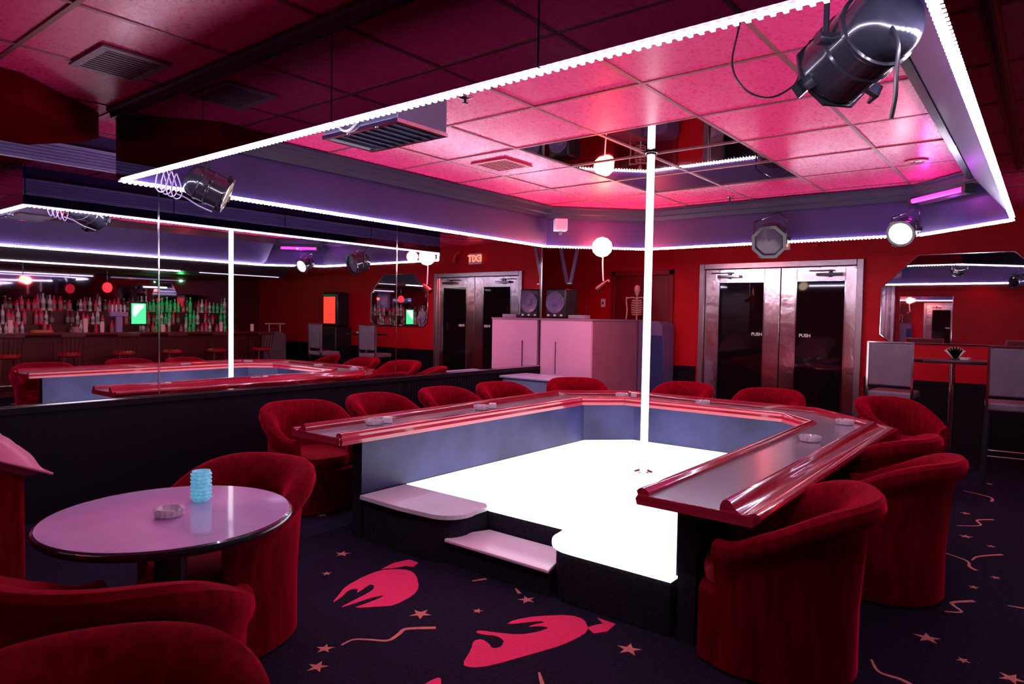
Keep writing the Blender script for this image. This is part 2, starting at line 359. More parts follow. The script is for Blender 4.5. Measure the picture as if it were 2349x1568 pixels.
# ---------------------------------------------------------------- stage
st = thing('stage', 'low stage with white glowing floor panels and black carpeted front', 'stage', (4.6, 2.5, 0))
ZS = .31
def rc(pts): return [(x-4.6, y-2.5) for x, y in pts]
def arc(cx, cy, r, a0, a1, n=8, ry=None): return [(cx+r*math.cos(math.radians(a0+(a1-a0)*i/n)), cy+(ry or r)*math.sin(math.radians(a0+(a1-a0)*i/n))) for i in range(n+1)]
rl = [(3.005,1.385),(3.005,1.96)]+arc(3.24,1.965,.235,180,90,8)[1:]      # right lobe front edge
lobeR = rl+[(3.355,2.2)]
lit = [(5.86,1.385),(3.005,1.385),(3.005,1.96)]+arc(3.2,1.98,.195,180,90,8)[1:]+[(3.34,2.2),(3.34,2.82),(3.39,2.88),(3.39,3.655),(5.80,3.655),(6.17,3.3),(6.17,1.70)]
gl = [(3.387,2.882),(3.34,2.826)]+arc(3.16,3.0,.185,290,190,7)+[(2.955,3.25),(2.965,3.655),(3.387,3.655)]
MB().prism(rc(lit), ZS-.03, ZS).build('lit_floor', stagelit, st, smooth=False, bevel=.003)
MB().prism(rc(gl), ZS-.03, ZS).build('unlit_glass', stageglass, st, smooth=False, bevel=.003)
def shrink(pts, s): return pts
base = [(6.14,1.72),(5.84,1.40),(3.03,1.40),(3.03,1.96)]+arc(3.21,1.98,.175,180,90,8)[1:]+[(3.36,2.17),(3.36,2.85)]+arc(3.16,3.02,.165,290,190,7)+[(2.985,3.25),(2.985,3.64),(5.78,3.64),(6.14,3.28)]
MB().prism(rc(base), .0, ZS-.031).build('riser', blackcarpet, st, bevel=0)
stp = thing('stage_step', 'low step with a pale pink top in the stage notch', 'step', (3.18, 2.5, 0))
MB().prism([(-.14,-.38),(.17,-.29),(.17,.31),(-.10,.42),(-.14,.41)], 0, .139).build('step_riser', blackcarpet, stp, smooth=False)
MB().prism([(-.165,-.39),(.172,-.295),(.172,.315),(-.09,.44),(-.165,.40)], .14, .158).build('step_top', stepglass, stp, smooth=False, bevel=.004)

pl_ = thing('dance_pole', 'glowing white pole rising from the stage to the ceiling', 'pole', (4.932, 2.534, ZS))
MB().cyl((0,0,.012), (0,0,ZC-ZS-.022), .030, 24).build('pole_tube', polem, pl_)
MB().lathe([(.075,0),(.075,.006),(.045,.018)], 24).build('base_plate', chrome, pl_)
MB().lathe([(.045,ZC-ZS-.022),(.055,ZC-ZS-.008),(.055,ZC-ZS-.003)], 24).build('ceiling_flange', chrome, pl_)

# ---------------------------------------------------------------- stage counter (U shaped)
ct = thing('stage_counter', 'U-shaped counter with red wooden rails wrapping the stage', 'counter', (4.6, 2.5, 0))
# travel so that left of travel is the outside
IN = [(2.80,3.64),(5.74,3.64),(6.04,3.34),(6.04,1.80),(5.74,1.50),(2.86,1.50)]
INp = rc(IN)
def prof_rev(p): return p
Wd = .56
MB().sweep(INp, [(.03,.688),(Wd-.12,.688),(Wd-.12,.722),(.03,.722)]).build('counter_surface', laminate, ct, smooth=False)
ri = [(0,.672),(.06,.672),(.075,.687),(.03,.687),(.03,.7225),(.062,.7225),(.06,.738),(.046,.75),(.028,.754),(.010,.75),(-.002,.738),(.004,.72),(-.008,.70)]
MB().sweep(INp, ri).build('inner_rail', wood, ct)
ro = [(Wd-.17,.675),(Wd-.17,.687),(Wd-.12,.687),(Wd-.12,.7225),(Wd-.16,.7225),(Wd-.158,.745),(Wd-.148,.765),(Wd-.13,.772),(Wd-.112,.766),(Wd-.098,.745),(Wd-.078,.728),(Wd-.055,.72),(Wd-.035,.726),(Wd-.01,.735),(Wd+.012,.73),(Wd+.022,.715),(Wd+.016,.70),(Wd,.692),(Wd-.01,.675)]
MB().sweep(INp, ro).build('outer_rail', wood, ct)
for k, (ya, yb, xx) in enumerate(((3.65, 4.19, 2.80), (.95, 1.49, 2.86))):
    MB().box(xx-4.6-.012, xx-4.6-.001, ya-2.5, yb-2.5, .676, .7225).build('end_trim', wood, ct, smooth=False)
WL = rc([(2.99,3.665),(5.81,3.665),(6.185,3.30),(6.185,1.70),(5.865,1.375),(3.04,1.375)])
MB().sweep(WL, [(0,ZS+.001),(.008,ZS+.001),(.008,.671),(0,.671)]).build('inner_wall', bluewall, ct, smooth=False)
MB().sweep(WL, [(.009,0),(.10,0),(.10,.671),(.009,.671)]).build('outer_wall', blackcarpet, ct, smooth=False)
# thin light gap seam strips on the inner wall
# ---------------------------------------------------------------- barrel chair
def chair_mesh():
    n = 44; hw, hd = .315, .355
    P = []
    for i in range(n+1):
        a = math.radians(-48+276*i/n)   # from front right round the back to front left
        # superellipse, local +Y forward: angle measured so that 270 deg.. is back
        th = math.radians(38)-math.radians(256)*i/n
        c, s = math.cos(th), math.sin(th); e = 2/2.25
        P.append(Vector((hw*abs(c)**e*(1 if c > 0 else -1), hd*abs(s)**e*(1 if s > 0 else -1))))
    vs = []; fs = []; ringn = None; inner = []
    for i, p in enumerate(P):
        t = (P[min(i+1,n)]-P[max(i-1,0)]).normalized(); nn = Vector((-t.y, t.x))
        if nn.dot(p) < 0: nn = -nn
        u = i/n; b = math.sin(PI*u)          # 0 front, 1 back
        bb = min(1, max(0, (b-.10)/.90)); bb = (bb*bb*(3-2*bb))**.9
        z = .585+.225*bb; fl_ = .055*bb
        prof = [(0,.015),(.0,.30),(.004+fl_*.3,z-.20),(.010+fl_*.6,z-.120),(.026+fl_,z-.090),(.036+fl_,z-.055),(.030+fl_,z-.020),(.010+fl_,z-.002),(-.018+fl_,z-.001),(-.044+fl_*.7,z-.022),(-.058+fl_*.4,z-.055),(-.064,z-.10),(-.068,z-.16),(-.070,.36),(-.07,.30),(-.07,.015)]
        ringn = len(prof)
        for o_, zz in prof: q = p+nn*o_; vs.append((q.x, q.y, zz))
    for i in range(n):
        for k in range(ringn): fs.append((i*ringn+k, i*ringn+(k+1)%ringn, (i+1)*ringn+(k+1)%ringn, (i+1)*ringn+k))
    fs.append(tuple(range(ringn-1,-1,-1))); fs.append(tuple(range(n*ringn, (n+1)*ringn)))
    m = MB(); m.add(vs, fs); return m
def superell(hx, hy, cy, n=32, e=.7): return [(hx*abs(math.cos(a))**e*(1 if math.cos(a)>0 else -1), cy+hy*abs(math.sin(a))**e*(1 if math.sin(a)>0 else -1)) for a in [2*PI*k/n for k in range(n)]]
def pillow(m, hx, hy, cy, z0, z1):
    lev = [(.86,z0),(.97,z0+.02),(1,(z0+z1)/2),(.97,z1-.025),(.86,z1-.006),(.5,z1)]
    vs = []; fs = []; N = 32
    for s_, z in lev: vs += [(x*s_, cy+(y-cy)*s_, z) for x, y in superell(hx, hy, cy)]
    for k in range(len(lev)-1):
        for i in range(N): fs.append((k*N+i, k*N+(i+1)%N, (k+1)*N+(i+1)%N, (k+1)*N+i))
    fs.append(tuple(range(N-1,-1,-1))); fs.append(tuple(range((len(lev)-1)*N, len(lev)*N)))
    m.add(vs, fs)
def make_chair(label, group):
    t = thing('barrel_chair', label, 'chair', (0,0,0), 0, group)
    chair_mesh().build('shell', velvet, t)
    m = MB(); pillow(m, .236, .28, .03, .335, .455); m.build('seat_cushion', velvet_in, t)
    m = MB(); m.prism([(-.236,-.15),(-.236,.25),(-.19,.31),(.19,.31),(.236,.25),(.236,-.15)], .015, .333); m.build('front_panel', velvet, t)
    for sx in (-1, 1):
        for sy in (-1, 1): MB().lathe([(.022,0),(.028,.0145)], 10, Matrix.Translation((sx*.19, sy*.15, 0))).build('foot_glide', blackplastic, t)
    return t
GC = 'red velvet barrel chairs round the stage counter'; GT = 'red velvet barrel chairs round the small table'
ch0 = make_chair('red velvet barrel chair nearest the round table on the left side of the stage', GC)
spots = [
 (3.27,4.62, -.15,-1, GC, 'red velvet barrel chair at the near end of the left counter arm'),
 (4.13,4.61, .10,-1, GC, 'red velvet barrel chair second along the left counter arm, between two others'),
 (4.98,4.57, .05,-1, GC, 'red velvet barrel chair third along the left counter arm'),
 (5.78,4.52, -.1,-1, GC, 'red velvet barrel chair beside the pale plastic tub, last on the left counter arm'),
 (6.74,4.32, -.7,-.7, GC, 'red velvet barrel chair at the far left corner of the counter, before the booth'),
 (7.2,3.32, -1,.1, GC, 'red velvet barrel chair behind the far counter, just right of the pole'),
 (7.2,2.32, -1,-.05, GC, 'red velvet barrel chair behind the far counter, in front of the exit doors'),
 (7.34,1.06, -.66,-.75, GC, 'red velvet barrel chair at the far right corner of the counter, by the bar stool'),
 (5.22,.97, .25,1, GC, 'red velvet barrel chair third back on the right counter arm, only its arm showing'),
 (4.44,.77, .12,1, GC, 'red velvet barrel chair second from the front on the right counter arm'),
 (3.19,.96, -.25,1, GC, 'big dark red velvet barrel chair at the near right end of the counter'),
 (1.63,3.02, -1,-.3, GT, 'red velvet barrel chair between the round table and the stage'),
 (.94,2.28, .80,.60, GT, 'dark red velvet barrel chair seen from behind, in front of the round table'),
 (.43,1.35, -.5,-.87, GT, 'red velvet barrel chair at the very bottom left, nearest the viewer')]
for k, (x, y, fx, fy, gp, lb) in enumerate(spots):
    if k == 0: ch0.location = (x,y,0); ch0.rotation_euler = (0,0,facing(fx,fy)); ch0['label'] = lb; ch0['group'] = gp
    else: dup(ch0, (x,y,0), facing(fx,fy), lb, gp)

# ---------------------------------------------------------------- round table and what stands on it
t = thing('round_table', 'small round table with glossy mauve top and black rim', 'table', (1.26, 2.72, 0))
MB().lathe([(.05,.735),(.449,.735),(.451,.7385),(.449,.7405),(.05,.741)], 72).build('tabletop', tabletop, t)
MB().lathe([(.1,.70),(.43,.70),(.452,.706),(.462,.716),(.464,.724),(.46,.735),(.4515,.740),(.4515,.734),(.1,.734)], 72).build('rim', blackmetal, t)
MB().lathe([(.07,.05),(.06,.12),(.06,.68),(.16,.695),(.16,.70)], 20).build('column', blackmetal, t)
MB().lathe([(.25,0),(.25,.02),(.08,.05)], 32).build('foot', blackmetal, t)
t = thing('candle_holder', 'ribbed pale blue glass candle holder on the round table', 'candle holder', (1.43, 2.81, .742))
m = MB(); P = []
for k in range(7): z = .010+.0165*k; P += [(.031,z),(.041,z+.003),(.042,z+.008),(.031,z+.0125)]
P = [(.030,0),(.034,.006)]+P+[(.034,.122),(.036,.128),(.030,.128),(.028,.118),(.028,.012),(.001,.012)]
m.lathe([(r_*1.08, z_) for r_, z_ in P], 8, cap=False); m.build('glass_cup', cyan, t)
MB().lathe([(.020,.013),(.020,.06),(.018,.065)], 16).build('candle', whitepl, t)
def ashtray(name, label, loc, s=1, group=None, rot=0):
    t = thing(name, label, 'ashtray', loc, rot, group)
    m = MB(); N = 32; prof = [(.040,0),(.050,.004),(.055,.028),(.052,.033),(.045,.033),(.038,.014),(.001,.010)]
    vs = []; fs = []
    for j, (r, z) in enumerate(prof):
        for i in range(N):
            notch = (.011 if j in (3,4) and i%8 in (0,) else 0); fac = 1+.035*(1 if i%2 else -1)*(1 if 0 < j < 4 else 0)
            vs.append((s*r*fac*math.cos(2*PI*i/N), s*r*fac*math.sin(2*PI*i/N), s*(z-notch)))
    for k in range(len(prof)-1):
        for i in range(N): fs.append((k*N+i, k*N+(i+1)%N, (k+1)*N+(i+1)%N, (k+1)*N+i))
    fs.append(tuple(range(N-1,-1,-1))); m.add(vs, fs); m.build('bowl', mat('ashtray_glass', (.98,.94,.98), .08, trans=.55, spec=1.0, coat=.5), t)
    return t
ashtray('glass_ashtray', 'clear glass ashtray on the small round table', (1.24, 2.69, .742), 1.0)
GA = 'glass ashtrays on the stage counter'
a0 = ashtray('glass_ashtray', 'glass ashtray on the right counter arm, the nearer of two', (4.92,1.27,.723), 1.25, GA)
for x, y, lb in ((5.93,1.27,'glass ashtray at the far right corner of the counter'), (3.32,3.93,'glass ashtray at the near end of the left counter arm'), (4.50,3.90,'glass ashtray midway along the left counter arm'), (6.28,3.50,'glass ashtray at the far left corner of the counter'), (6.30,2.62,'small glass ashtray on the far counter right of the pole')):
    dup(a0, (x,y,.723), random.random()*6, lb, GA)
for x, y, lb in ((3.44,3.92,'white matchbook by the ashtray at the near end of the left counter arm'), (4.63,3.88,'white matchbook by the ashtray midway along the left counter arm'), (6.36,3.40,'white matchbook at the far left counter corner')):
    o = MB().prism([(-.028,-.03),(.028,-.03),(.028,.03),(-.028,.03)], 0, .045).build('matchbook', whitepl, loc=(x,y,.724), rotz=.5, bevel=.003); tag(o, lb, 'matchbook', 'white matchbooks on the counter')

# ---------------------------------------------------------------- leather armchair at the left edge
t = thing('leather_armchair', 'armchair with puffy pink leather top and red body at the left edge', 'armchair', (.88, 4.72, 0))
m = MB(); m.prism([(-.4,-.40),(.36,-.36),(.38,.30),(-.36,.40)], .03, .70); m.build('body', velvet, t, bevel=.03)
m = MB(); N = 18; vs = []; fs = []
for i in range(N+1):
    for j in range(N+1):
        u, v = i/N*2-1, j/N*2-1; bulge = (1-u**8)*(1-v**8)
        vs.append((.46*u*(1-.05*(1-abs(v))), .44*v*(1-.06*(1-abs(u))), .85+.13*bulge+.05*(1-u*u)*(1-v*v)+.014*math.sin(9*u+3*v)*bulge+.01*math.sin(17*v-6*u)*bulge-.22*u+.09*(u-.2)**2*0))
for i in range(N):
    for j in range(N): a = i*(N+1)+j; fs.append((a, a+N+1, a+N+2, a+1))
K = len(vs)
for i in range(N+1):
    for j in range(N+1):
        u, v = i/N*2-1, j/N*2-1; bulge = (1-u**8)*(1-v**8); vs.append((.46*u*(1-.05*(1-abs(v))), .44*v*(1-.06*(1-abs(u))), .848-.09*bulge-.20*u*(1 if u<0 else 1)))
for i in range(N):
    for j in range(N): a = K+i*(N+1)+j; fs.append((a+1, a+N+2, a+N+1, a))
m.add(vs, fs); m.T = Matrix.Identity(4); m.build('cushion', leather, t)
m = MB(); pts = [(.46*u, .44*v, .85-.21*u) for u, v in [(-1,-1),(0,-1),(1,-1),(1,0),(1,1),(0,1),(-1,1),(-1,0)]]; m.tube(pts, .008, 6, True); m.build('piping', leather, t)

# ---------------------------------------------------------------- exit doors
def text_mesh(s, size, ext=.001):
    c = bpy.data.curves.new('lettering', 'FONT'); c.body = s; c.size = size; c.extrude = ext; c.align_x = 'CENTER'; c.align_y = 'CENTER'; c.resolution_u = 2; c.offset = size*.02
    o = bpy.data.objects.new('lettering', c); COL.objects.link(o); dg = bpy.context.evaluated_depsgraph_get(); dg.update()
    me = bpy.data.meshes.new_from_object(o.evaluated_get(dg)); bpy.data.objects.remove(o); return me
def put_text(s, size, material, parent, loc, T):
    me = text_mesh(s, size); me.transform(T); me.materials.clear(); me.materials.append(material)
    o = bpy.data.objects.new('lettering', me); COL.objects.link(o); o.parent = parent; o.location = loc; return o
TX = Matrix(((0,0,-1,0),(-1,0,0,0),(0,1,0,0),(0,0,0,1)))   # text readable when looking towards +X
fr = MB()
for a, b in ((1.88,1.96), (3.98,4.06)): fr.box(XD-.05, XD+.10, a, b, 0, 2.35)
fr.box(XD-.05, XD+.10, 1.961, 3.979, 2.27, 2.35)
fr.build('door_1', mat('steel_door_frame', (.5,.4,.42), .25, metal=.9), kind='structure', bevel=.006)
for k, (a, b, pa, pb, hx, ty) in enumerate(((1.965,2.905,2.10,2.70,1.98,2.58), (2.915,3.975,3.13,3.77,3.9,3.22))):
    t = thing('exit_door', ('right' if k == 0 else 'left')+' leaf of the steel and black glass double doors', 'door', (XD, (a+b)/2, .005), 0, 'double exit doors in the far wall'); cy = (a+b)/2
    m = MB(); zb, zt = .25, 2.07
    m.box(.0,.04, a-cy, pa-cy, 0, 2.26); m.box(.0,.04, pb-cy, b-cy, 0, 2.26); m.box(.0,.04, pa-cy, pb-cy, 0, zb); m.box(.0,.04, pa-cy, pb-cy, zt, 2.26)
    m.build('leaf', steel, t, bevel=.004)
    MB().box(.012,.028, pa-cy+.001, pb-cy-.001, zb+.001, zt-.001).build('pane', blackglass, t, smooth=False)
    m = MB()
    for u in ((pa-cy-.012, pa-cy+.004), (pb-cy-.004, pb-cy+.012)): m.box(-.006,-.0005, u[0], u[1], zb-.01, zt+.01)
    m.box(-.006,-.0005, pa-cy, pb-cy, zt, zt+.012); m.box(-.006,-.0005, pa-cy, pb-cy, zb-.012, zb); m.build('pane_bead', chrome, t, smooth=False)
    put_text('PUSH', .062, mat('white_lettering', (.9,.85,.88), .5, emit=(.9,.8,.85), es=.15), t, (.0075, ty-cy, 1.345), TX)  # letters given a faint glow of their own
    m = MB(); yy = 3.62 if k else 2.28
    m.box(-.07,-.001, yy-cy-.16, yy-cy+.16, 2.135, 2.175); m.box(-.05,-.02, yy-cy-.05, yy-cy+.32*(1 if k else -1)*0+.26, 2.20, 2.215); m.cyl((-.035, yy-cy, 2.12), (-.035, yy-cy, 2.22), .018, 10)
    m.build('door_closer', blackmetal, t, bevel=.004)
m = MB(); m.box(XD+.055, XD+.10, 1.97, 3.97, 0, 2.26); m.build('door_2', blackwall, smooth=False, kind='structure')
t = thing('exit_sign', 'small lit EXIT sign above the double doors', 'exit sign', (XD-.001, 2.95, 2.50))
MB().box(-.055, -.001, -.16, .16, 0, .20).build('case', whitepl, t, bevel=.006)
put_text('EXIT', .17, mat('exit_red', (1,.05,.02), .5, emit=(1,.08,.04), es=6), t, (-.0575, 0, .10), TX)
m = MB()
for k in range(9):
    a = k/8*1.7; m.cyl((-.03, -.25-.16*math.sin(a), .28+.0+.16*math.cos(a)-.14), (-.03, -.25-.16*math.sin(a+.15), .14+.16*math.cos(a+.15)), .035, 10)
o = m.build('flexible_hose', mat('red_hose', (.7,.02,.03), .4), loc=(XD-.05, 2.85, 2.43)); tag(o, 'curved ribbed red hose beside the exit sign', 'hose')
# red back-room door
t = thing('back_room_door', 'dark red door behind the booth', 'door', (XD, 5.0, .005))
MB().box(-.03,-.002, -.46, .46, 0, 2.2).build('leaf', doorred, t, bevel=.005)
m = MB(); m.box(-.045,-.002, -.53,-.465, 0, 2.28); m.box(-.045,-.002, .465,.53, 0, 2.28); m.box(-.045,-.002, -.53,.53, 2.205,2.28); m.build('frame', mat('dark_red_frame', (.2,.0,.008), .4), t, bevel=.004)
m = MB(); m.lathe([(.012,0),(.012,.04),(.028,.045),(.03,.06),(.02,.075)], 14, Matrix.Translation((-.03,.38,1.72-.7)) @ Matrix.Rotation(-PI/2, 4, 'Y')); m.build('door_knob', chrome, t)
t = thing('light_switch', 'pale switch plate on the red wall above the booth', 'switch', (XD-.001, 5.70, 1.72))
MB().box(-.008,0, -.04,.04, 0,.13).build('plate', whitepl, t, bevel=.002); MB().box(-.014,-.0085, -.012,.012, .045,.085).build('toggle', blackplastic, t)

# octagonal mirror
t = thing('octagonal_mirror', 'large eight-sided mirror on the red wall, right of the exit doors', 'mirror', (XD-.002, .82, 1.30))
O = [(-.86,.36*1),(-.86,.68),(-.46,1.07),(.46,1.07),(.86,.68),(.86,.10),(.74,0),(-.74,0),(-.86,.10)]
O = [(-.86,.10),(-.86,.68),(-.47,1.07),(.47,1.07),(.86,.68),(.86,.10),(.74,0),(-.74,0)]
Tm = Matrix(((0,0,-1,0),(1,0,0,0),(0,1,0,0),(0,0,0,1)))
O2 = [(x*.94, .535+(y-.535)*.93) for x, y in O]
MB().prism(O, .001, .010, Tm).build('backing', mirror, t, smooth=False)
MB().prism(O2, .0105, .02, Tm).build('glass', mirror, t, smooth=False)
m = MB(); m.tube([(-.0125, x*1.0, y) for x, y in O], .009, 6, True); m.build('rim', chrome, t)

# high table, stools
t = thing('high_table', 'high black table with a chrome column under the octagonal mirror', 'table', (8.72, .82, 0))
m = MB(); m.prism(superell(.30,.36,0,32,.35), 1.125, 1.16); m.build('tabletop', blackmetal, t, bevel=.008)
MB().cyl((0,0,.03),(0,0,1.12), .03, 16).build('column', chrome, t)
MB().lathe([(.26,0),(.26,.015),(.05,.035)], 28).build('foot', chrome, t)
ashtray('glass_ashtray', 'glass ashtray on the high table by the octagonal mirror', (8.62,.70,1.161), .9)
t = thing('napkin_holder', 'small pale fan-shaped napkin holder on the high table', 'napkin holder', (8.78,.80,1.161))
m = MB()
for k in range(7):
    a = (k-3)*.22; m.add([(0,-.015,0),(0,.015,0),(0,.02+.13*math.sin(a+.11),.13*math.cos(a+.11)),(0,.13*math.sin(a-.11)*1.0,.13*math.cos(a-.11)),(.02,-.015,0),(.02,.015,0),(.012,.02+.13*math.sin(a+.11),.13*math.cos(a+.11)),(.012,.13*math.sin(a-.11),.13*math.cos(a-.11))], [(0,1,2,3),(7,6,5,4),(0,4,5,1),(1,5,6,2),(2,6,7,3),(3,7,4,0)])
m.build('napkins', mat('cream_paper', (.7,.5,.45), .7), t, smooth=False); MB().box(-.02,.04,-.06,.06,0,.008).build('stand', blackplastic, t)
def make_stool(label, loc, rotz, group):
    t = thing('bar_stool', label, 'stool', loc, rotz, group)   # local +Y forward
    m = MB(); m.box(-.215,.215,-.235,-.195,.86,1.325); m.build('backrest', greyleather, t, bevel=.015)
    m = MB(); m.box(-.22,.22,-.22,.2,.72,.80); m.build('seat', greyleather, t, bevel=.02)
    m = MB()
    for sx in (-1,1): m.box(sx*.218-.01, sx*.218+.01, -.24,-.20,.70,1.335)
    m.box(-.228,.228,-.24,-.20,1.3255,1.34); m.build('back_frame', chrome, t)
    for sx in (-1,1):
        for sy in (-1,1): MB().cyl((sx*.20, sy*.18-.01, .72), (sx*.22, sy*.20-.01, 0), .017, 8).build('leg', blackmetal, t)
    m = MB()
    for a, b in (((-.21,-.19),(.21,-.19)),((-.21,.18),(.21,.18)),((-.21,-.19),(-.21,.18)),((.21,-.19),(.21,.18))): m.cyl((*a,.28),(*b,.28),.01,8)
    m.build('footrest', chrome, t)
    return t
GS = 'grey leather high stools by the octagonal mirror'
s0 = make_stool('grey leather high stool with square back, left of the high table', (8.52,1.34,0), facing(1,-.05), GS)
dup(s0, (8.15,.26,0), facing(1,.1), 'grey leather high stool with square back at the right edge of the photo', GS)

# ---------------------------------------------------------------- dj booth and its gear
t = thing('booth_counter', 'chest-high pink laminate booth against the mirror wall', 'booth', (8.2, 5.2, 0))
MB().box(-.40,-.36, -.37,.465, 0,1.50).build('front_panel', boothm, t, smooth=False)
MB().box(-.358,1.24, -.37,-.33, 0,1.50).build('side_panel', mat('shaded_pink_laminate', (.42,.13,.19), .35, noise=(.5,.18,.25), nscale=3), t, smooth=False)  # darker copy of the front laminate, shade put into its colour
m = MB(); m.prism([(-.41,-.38),(1.24,-.38),(1.24,-.05),(-.08,-.05),(-.08,.496),(-.41,.496)], 1.501, 1.525); m.build('ledge', mat('pink_ledge', (.4,.2,.28), .3), t, smooth=False)
m = MB()
for y in (.20,): m.box(-.412,-.4005, y, y+.008, .75, 1.2)
m.build('seam_strip', mat('dark_seam', (.1,.04,.07), .5), t, smooth=False)
t = thing('cabinet', 'purple grey rounded cabinet at the end of the booth', 'cabinet', (9.30, 4.62, 0))
m = MB(); pr_ = [(-.19,0),(.19,0),(.19,1.50)]+arc(-.09,1.41,.10,90,180,6); m.prism([(y,z) for y,z in pr_], -.2,.2, Matrix(((0,0,1,0),(1,0,0,0),(0,1,0,0),(0,0,0,1)))); m.build('body', purplepl, t)
MB().box(-.215,-.201,-.22,-.02,.3,1.3).build('door', bluepl, t, bevel=.01)
t = thing('skeleton_figurine', 'small bone-coloured skeleton bust on the booth, behind the pole', 'figurine', (9.25, 4.93, 1.526), facing(-1,-.3))
m = MB(); m.lathe([(.001,.36),(.03,.37),(.035,.40),(.05,.43),(.055,.47),(.04,.51),(.001,.525)], 14, Matrix.Diagonal((.85,1,1,1))); m.build('skull', bone, t)
m = MB(); m.cyl((0,0,0),(0,0,.37),.012,8)
for k in range(7):
    z = .08+.035*k; w_ = .075+.012*math.sin(PI*k/6); m.tube([(w_*math.cos(a), .05*math.sin(a), z-.01*math.sin(a)) for a in [2*PI*i/16 for i in range(16)]], .0065, 6, True)
m.tube([(-.15,0,.325),(-.06,.02,.335),(0,.03,.32),(.06,.02,.335),(.15,0,.325)], .010, 6); m.build('ribcage', bone, t)
for sx in (-1,1):
    m = MB(); m.tube([(sx*.15,0,.325),(sx*.165,0,.30),(sx*.150,0,.17),(sx*.145,.01,.15),(sx*.15,.03,.03),(sx*.15,.05,.008)], .011, 8); m.lathe([(.001,.31),(.02,.32),(.02,.335),(.001,.345)], 10, Matrix.Translation((sx*.155,0,0))); m.build('arm', bone, t)
t = thing('booth_speaker', 'black speaker box with round front on the booth ledge', 'speaker', (8.02, 5.47, 1.526))
MB().box(-.16,.16,-.175,.175,.0,.42).build('cabinet', blackplastic, t, bevel=.03)
m = MB(); T = Matrix.Translation((-.161,0,.22)) @ Matrix.Rotation(-PI/2,4,'Y'); m.lathe([(.15,-.001),(.155,.01),(.145,.016),(.13,.006),(.05,-.02+.022),(.04,.012),(.001,.016)], 28, T); m.build('cone', purplepl, t)
m = MB()
for y in (-.11,.0,.11): m.box(-.168,-.1605, y-.018,y+.018,.03,.055)
m.build('badge', whitepl, t)
t = thing('mixer', 'low grey mixer with small antennas on the booth ledge', 'mixer', (7.93,5.12,1.526))
MB().box(-.08,.08,-.14,.12,0,.05).build('case', mat('grey_plastic', (.35,.3,.4), .4), t, bevel=.006)
m = MB()
for y in (-.11,.10): m.cyl((0,y,.05),(0,y,.17),.004,6)
m.build('antenna', blackmetal, t)
t = thing('hanging_bracket', 'V-shaped dark metal bracket hanging over the booth', 'bracket', (8.2,5.45,2.04))
m = MB()
for s in (-1,1): m.add([(-.01,s*.03,0),(-.01,s*.03+.05,0),(-.01,s*.22+.05,.81),(-.01,s*.22,.81),(.01,s*.03,0),(.01,s*.03+.05,0),(.01,s*.22+.05,.81),(.01,s*.22,.81)], [(0,1,2,3),(7,6,5,4),(0,4,5,1),(1,5,6,2),(2,6,7,3),(3,7,4,0)])
m.build('arms', purplepl, t, smooth=False); MB().box(-.05,.05,-.06,.10,-.02,.0).build('plate', blackmetal, t)
t = thing('storage_tub', 'pale blue translucent storage tub by the end of the mirror wall', 'storage tub', (7.1,5.22,0))
m = MB(); m.prism([(-.26,-.36),(.26,-.36),(.26,.36),(-.26,.36)], .36,.74); m.build('tub', tubm, t, bevel=.03)
MB().box(-.29,.29,-.39,.39,.741,.775).build('lid', mat('pale_lid', (.45,.5,.72), .3), t, bevel=.012)
MB().box(-.24,.24,-.34,.34,.0,.359).build('lower_tub', tubm, t, bevel=.03)

